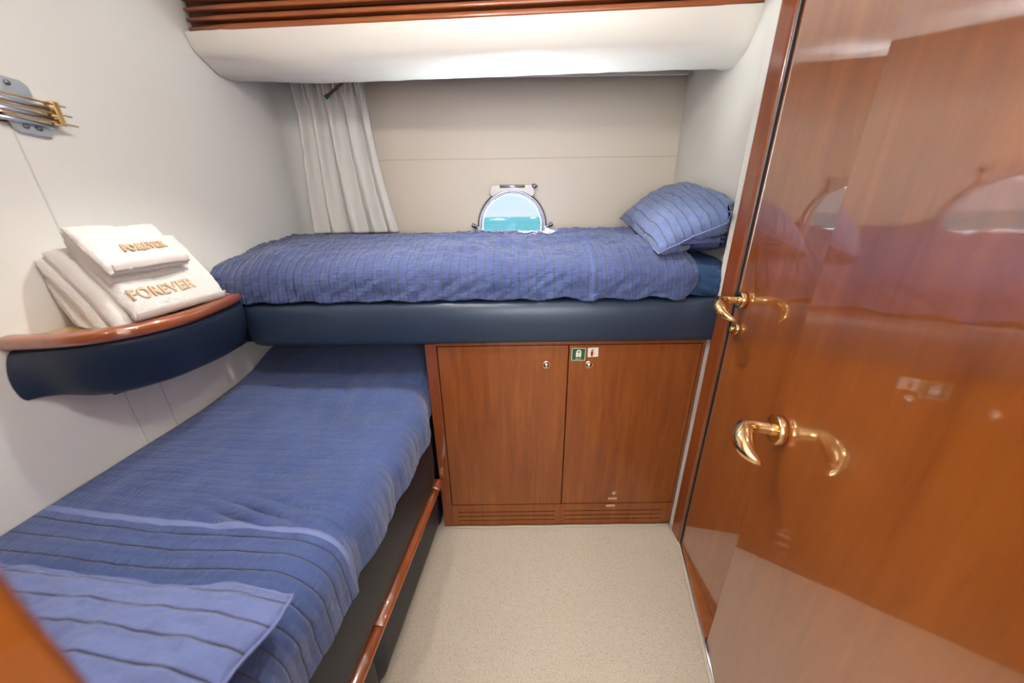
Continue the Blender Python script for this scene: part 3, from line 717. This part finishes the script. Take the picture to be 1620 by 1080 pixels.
# ------------------------------------------------------------------ curtain, track, wand
tr = thing('curtain_track', 'slim white curtain track beneath the bolster', 'curtain track', (-.1, 1.88, 2.015))
o = box('track', -.98, .845, 1.872, 1.888, 2.008, 2.022, 'white', bevel=.002); o2 = box('end_stop', .832, .842, 1.868, 1.892, 1.996, 2.009, 'steel', bevel=.002)
for q in (o, o2): q.data.transform(Matrix.Translation(-tr.location)); q.parent = tr
rows = []
NF, NZ = 260, 70
for j in range(NZ+1):
    t = j/NZ; z = 2.006-(2.006-1.332)*t; r = []
    sp = smooth(0, .25, t)
    xl = -1.005-.045*t+.018*sp; xr = -.668+.075*t**1.2-.015*math.sin(t*3.1)
    for i in range(NF+1):
        s = i/NF
        # gathered: many small pleats at the top that merge into a few soft folds
        a1 = .010*(1-sp)*math.sin(s*2*math.pi*15+math.sin(s*9)*1.5); a2 = (.010+.012*sp)*math.sin(s*2*math.pi*4.5+.7*math.sin(s*5+t*1.2)+.4)
        a3 = .006*math.sin(s*2*math.pi*9+t*2)*(.4+.6*(1-t))
        gap = -.030*math.exp(-((s-.36-.03*t)/.022)**2)*(.2+.8*t)
        xx = xl+(xr-xl)*(s+.012*math.sin(s*2*math.pi*9)*(1-t))
        r.append(Vector((xx, 1.868-(a1+a2+a3)*1.15-gap+.004*fbm(s*12, t*6), z)))
    rows.append(r)
tag(grid('curtain', rows, 'curtain', thick=.0015), 'gathered off-white curtain hanging at the left end of the back wall', 'curtain')
wd = thing('curtain_wand', 'thin brown curtain rod with a green tip slanting across the curtain top', 'curtain wand', (-.84, 1.80, 1.98))
a, b = Vector((-.815, 1.79, 1.918)), Vector((-.665, 1.82, 2.028))
q1 = tube('rod', [a.lerp(b, k/6) for k in range(7)], .0055, 'brown'); q2 = tube('tip', [a-(b-a)*.06, a+(b-a)*.04], .0085, 'green')
for q in (q1, q2): q.data.transform(Matrix.Translation(-wd.location)); q.parent = wd

# ------------------------------------------------------------------ porthole
ph = thing('window_1', None, None, (.01, 1.94, 1.35)); ph['kind'] = 'structure'
PC = Vector((.01, YB, 1.35)); PH = []
PH.append(lathe('window_frame', [(.166, .05), (.166, .012), (.168, -.018), (.174, -.026), (.184, -.024), (.190, -.012), (.192, 0), (.192, .01), (.166, .05)], PC, (0, 1, 0), 'chrome', n=72, cap=False))
V = []
hp = [(-.105, .150), (-.118, .165), (-.110, .205), (-.098, .2075), (-.062, .2075), (-.062, .194), (.068, .194), (.068, .2075), (.102, .2075), (.112, .203), (.122, .165), (.108, .150), (.06, .172), (0, .180), (-.06, .172)]
n = len(hp); V = [(PC.x+x, YB-.028, PC.z+z) for x, z in hp]+[(PC.x+x, YB, PC.z+z) for x, z in hp]
PH.append(bevmod(mesh('hinge_plate', V, [tuple(range(n)), tuple(range(n, 2*n))[::-1]]+[(i, (i+1) % n, n+(i+1) % n, n+i) for i in range(n)], 'satin', None, False), .002))
PH.append(tube('hinge_pin', [PC+Vector((x, -.022, .200)) for x in (-.060, .066)], .0085, 'steel'))
PH.append(box('hinge_recess', PC.x-.062, PC.x+.068, YB-.006, YB-.002, PC.z+.18, PC.z+.21, 'rubber'))
PH.append(lathe('pin_knob', [(.0, 0), (.006, 0), (.006, .006), (.0115, .008), (.0115, .026), (.008, .029), (.0045, .032), (.0045, .036), (0, .037)], PC+Vector((.100, -.022, .200)), (1, 0, 0), 'chrome', n=24))
for sx in (-1, 1):
    PH.append(tube('dog_clamp', [PC+Vector((sx*.182, -.018, -.005)), PC+Vector((sx*.198, -.030, .002)), PC+Vector((sx*.212, -.034, .010)), PC+Vector((sx*.218, -.034, .014))], [.008, .008, .012, .009], 'chrome'))
    PH.append(box('clamp_lug', PC.x+sx*.190-.013, PC.x+sx*.190+.013, YB-.028, YB, PC.z-.035, PC.z+.004, 'chrome', bevel=.004))
PH.append(lathe('window_pane', [(.0, .040), (.166, .040), (.166, .046), (0, .046)], PC, (0, 1, 0), 'glass', n=64))
for o in PH: o.data.transform(Matrix.Translation(-ph.location)); o.parent = ph; 

# ------------------------------------------------------------------ doors on the right
def door(name, x, y, ang, ln, z0, z1, mat, label, hz, hd, rs, ros, hoff, lock=None, pocket=.035):
    """free edge at (x, y); ang = degrees the face turns to the right of the view axis; extends towards the camera"""
    a = math.radians(ang); d = Vector((-math.sin(a), -math.cos(a), 0)); nl = Vector((-math.cos(a), math.sin(a), 0)); P0 = Vector((x, y, 0))
    t = thing(name, None, None, P0); t['kind'] = 'structure'
    mtx = Matrix((tuple(d)+(0,), tuple(-nl)+(0,), (0, 0, 1, 0), (0, 0, 0, 1))).transposed().to_4x4()
    m = Matrix.Identity(4)
    for r in range(3): m[r][0] = d[r]; m[r][1] = -nl[r]; m[r][2] = (0, 0, 1)[r]
    box('door_leaf', 0, ln, 0, pocket, z0, z1, mat, t, bevel=.002, mtx=m)
    H = d*hoff+Vector((0, 0, hz))
    def handle():
        r0 = lathe('handle_rosette', [(0, 0), (ros, 0), (ros, .016), (ros*.93, .0185), (ros*.6, .0185), (0, .0185)], H+nl*.0005, nl, 'brass', t)
        def L(n_, l_, z_): return H+nl*n_+d*l_+Vector((0, 0, z_))
        pts = [(.012, 0, 0), (.035, 0, 0), (.055, .0, .001), (.070, .003, .001), (.082, .012, -.002), (.088, .027, -.008), (.092, .045, -.017), (.087, .063, -.028), (.073, .080, -.038), (.060, .089, -.044)]
        rad = [.0105, .0105, .0110, .0125, .0142, .0158, .0158, .0130, .0080, .0025]
        c = crom([L(*p) for p in pts], 5); rr = [v.x*rs for v in crom([(q, 0, 0) for q in rad], 5)]
        h = tube('door_handle', c, rr, 'brass', t, 20); return h
    handle()
    if lock:
        c = d*(hoff)+Vector((0, 0, lock))
        k = lathe('lock_rosette', [(0, 0), (.021, 0), (.021, .012), (.0195, .014), (0, .014)], c, nl, 'brass', t)
        lathe('lock_turn', [(0, .014), (.009, .014), (.009, .024), (.006, .026), (.0045, .022), (0, .022)], c, nl, 'brass', t)
    return t
door('door_1', .748, 1.083, 6.5, .62, .03, 2.09, 'door', '', 1.142, 0, 1.1, .027, .046, 1.046)
door('door_2', .658, .713, 17.7, .655, .012, 2.09, 'door2', '',   .912, 0, 1.45, .037, .044, None, .028)
# sill, seal and carpet edge by the far door
sill = [(.752, 1.10), (.640, .60), (.72, .60), (.83, 1.10)]
prism('trim_6', [(.748, 1.085), (.655, .72), (.71, .72), (.79, 1.085)], 0, .028, 'door', kind='structure', bev=.003)
tube('trim_7', [(.7495, 1.093, .008), (.70, .895, .008), (.650, .70, .008), (.62, .58, .008)], .006, 'steel')['kind'] = 'structure'
cb = tube('carpet_binding', [(.742, 1.192, .004), (.739, 1.12, .006), (.738, 1.06, .005), (.700, .93, .006), (.668, .80, .004), (.640, .695, .006), (.612, .58, .005)], .007, 'binding')
tag(cb, 'pale corded edge binding of the carpet along the right door sill', 'carpet binding')
cb2 = tube('carpet_binding', [(-.29, 1.192, .003)]+[(-.29+1.03*k/14, 1.1915, .003+.002*math.sin(k*1.9)) for k in range(1, 15)], .0045, 'binding')
tag(cb2, 'pale corded edge binding of the carpet along the locker plinth', 'carpet binding')

# ------------------------------------------------------------------ latch bracket on the left wall
hb = thing('wall_bracket', 'slanted steel plate with three thin brass bars on the upper left wall', 'bracket', (XL, .89, 1.64))
HB = []
def wy(pts): return [(XL+.002, y, z) for y, z in pts]
def plate(name, pts, x0, x1, mat):
    n = len(pts); V = [(XL+x0, y, z) for y, z in pts]+[(XL+x1, y, z) for y, z in pts]
    o = mesh(name, V, [tuple(range(n)), tuple(range(n, 2*n))[::-1]]+[(i, (i+1) % n, n+(i+1) % n, n+i) for i in range(n)], mat, None, False); HB.append(bevmod(o, .002)); return o
plate('steel_plate', [(.800, 1.700), (.905, 1.700), (.916, 1.692), (.926, 1.600), (.921, 1.590), (.868, 1.592), (.860, 1.600), (.845, 1.650), (.800, 1.655)], .002, .010, 'steel')
plate('backing_block', [(.79, 1.72), (.86, 1.72), (.875, 1.705), (.865, 1.61), (.79, 1.60)], 0, .004, 'brown')
for k, z in enumerate((1.662, 1.643, 1.624)):
    HB.append(tube('brass_bar', [(XL+.030, .80, z), (XL+.030, .955+.006*k, z-.001)], .0022, 'brass', None, 10))
    HB.append(tube('steel_pin', [(XL+.018, .82, z-.009), (XL+.018, .93, z-.010)], .0045, 'steel', None, 14))
HB.append(box('brass_cap', XL+.010, XL+.034, .930, .942, 1.618, 1.668, 'brass', bevel=.002))
for y, z in ((.852, 1.688), (.880, 1.688), (.880, 1.606), (.902, 1.606)):
    HB.append(lathe('screw_head', [(0, 0), (.0055, 0), (.005, .003), (.002, .0042), (0, .0044)], (XL+.010, y, z), (1, 0, 0), 'chrome', None, 16))
for o in HB: o.data.transform(Matrix.Translation(-hb.location)); o.parent = hb

# ------------------------------------------------------------------ ceiling downlights (above the frame, seen in reflections)
def emis(name, c, s):
    t = NT(name); t.b.inputs['Emission Color'].default_value = c; t.b.inputs['Emission Strength'].default_value = s; return t.m
MAT['lamp'] = emis('lamp lens', (1, .93, .84, 1), 12)
for i, (x, y) in enumerate(DL):
    t = thing('ceiling_downlight', ['recessed ceiling downlight nearer the doorway', 'recessed ceiling downlight by the slatted panel, on the door side', 'recessed ceiling downlight by the slatted panel, on the curtain side'][i], 'ceiling light', (x, y, CEIL))
    lathe('trim_ring', [(.026, 0), (.040, 0), (.038, .006), (.028, .008), (.026, .004), (.026, 0)], (0, 0, 0), (0, 0, -1), 'brass', t, cap=False)
    lathe('lens', [(0, .001), (.025, .001), (.025, .003), (0, .003)], (0, 0, 0), (0, 0, -1), 'lamp', t)
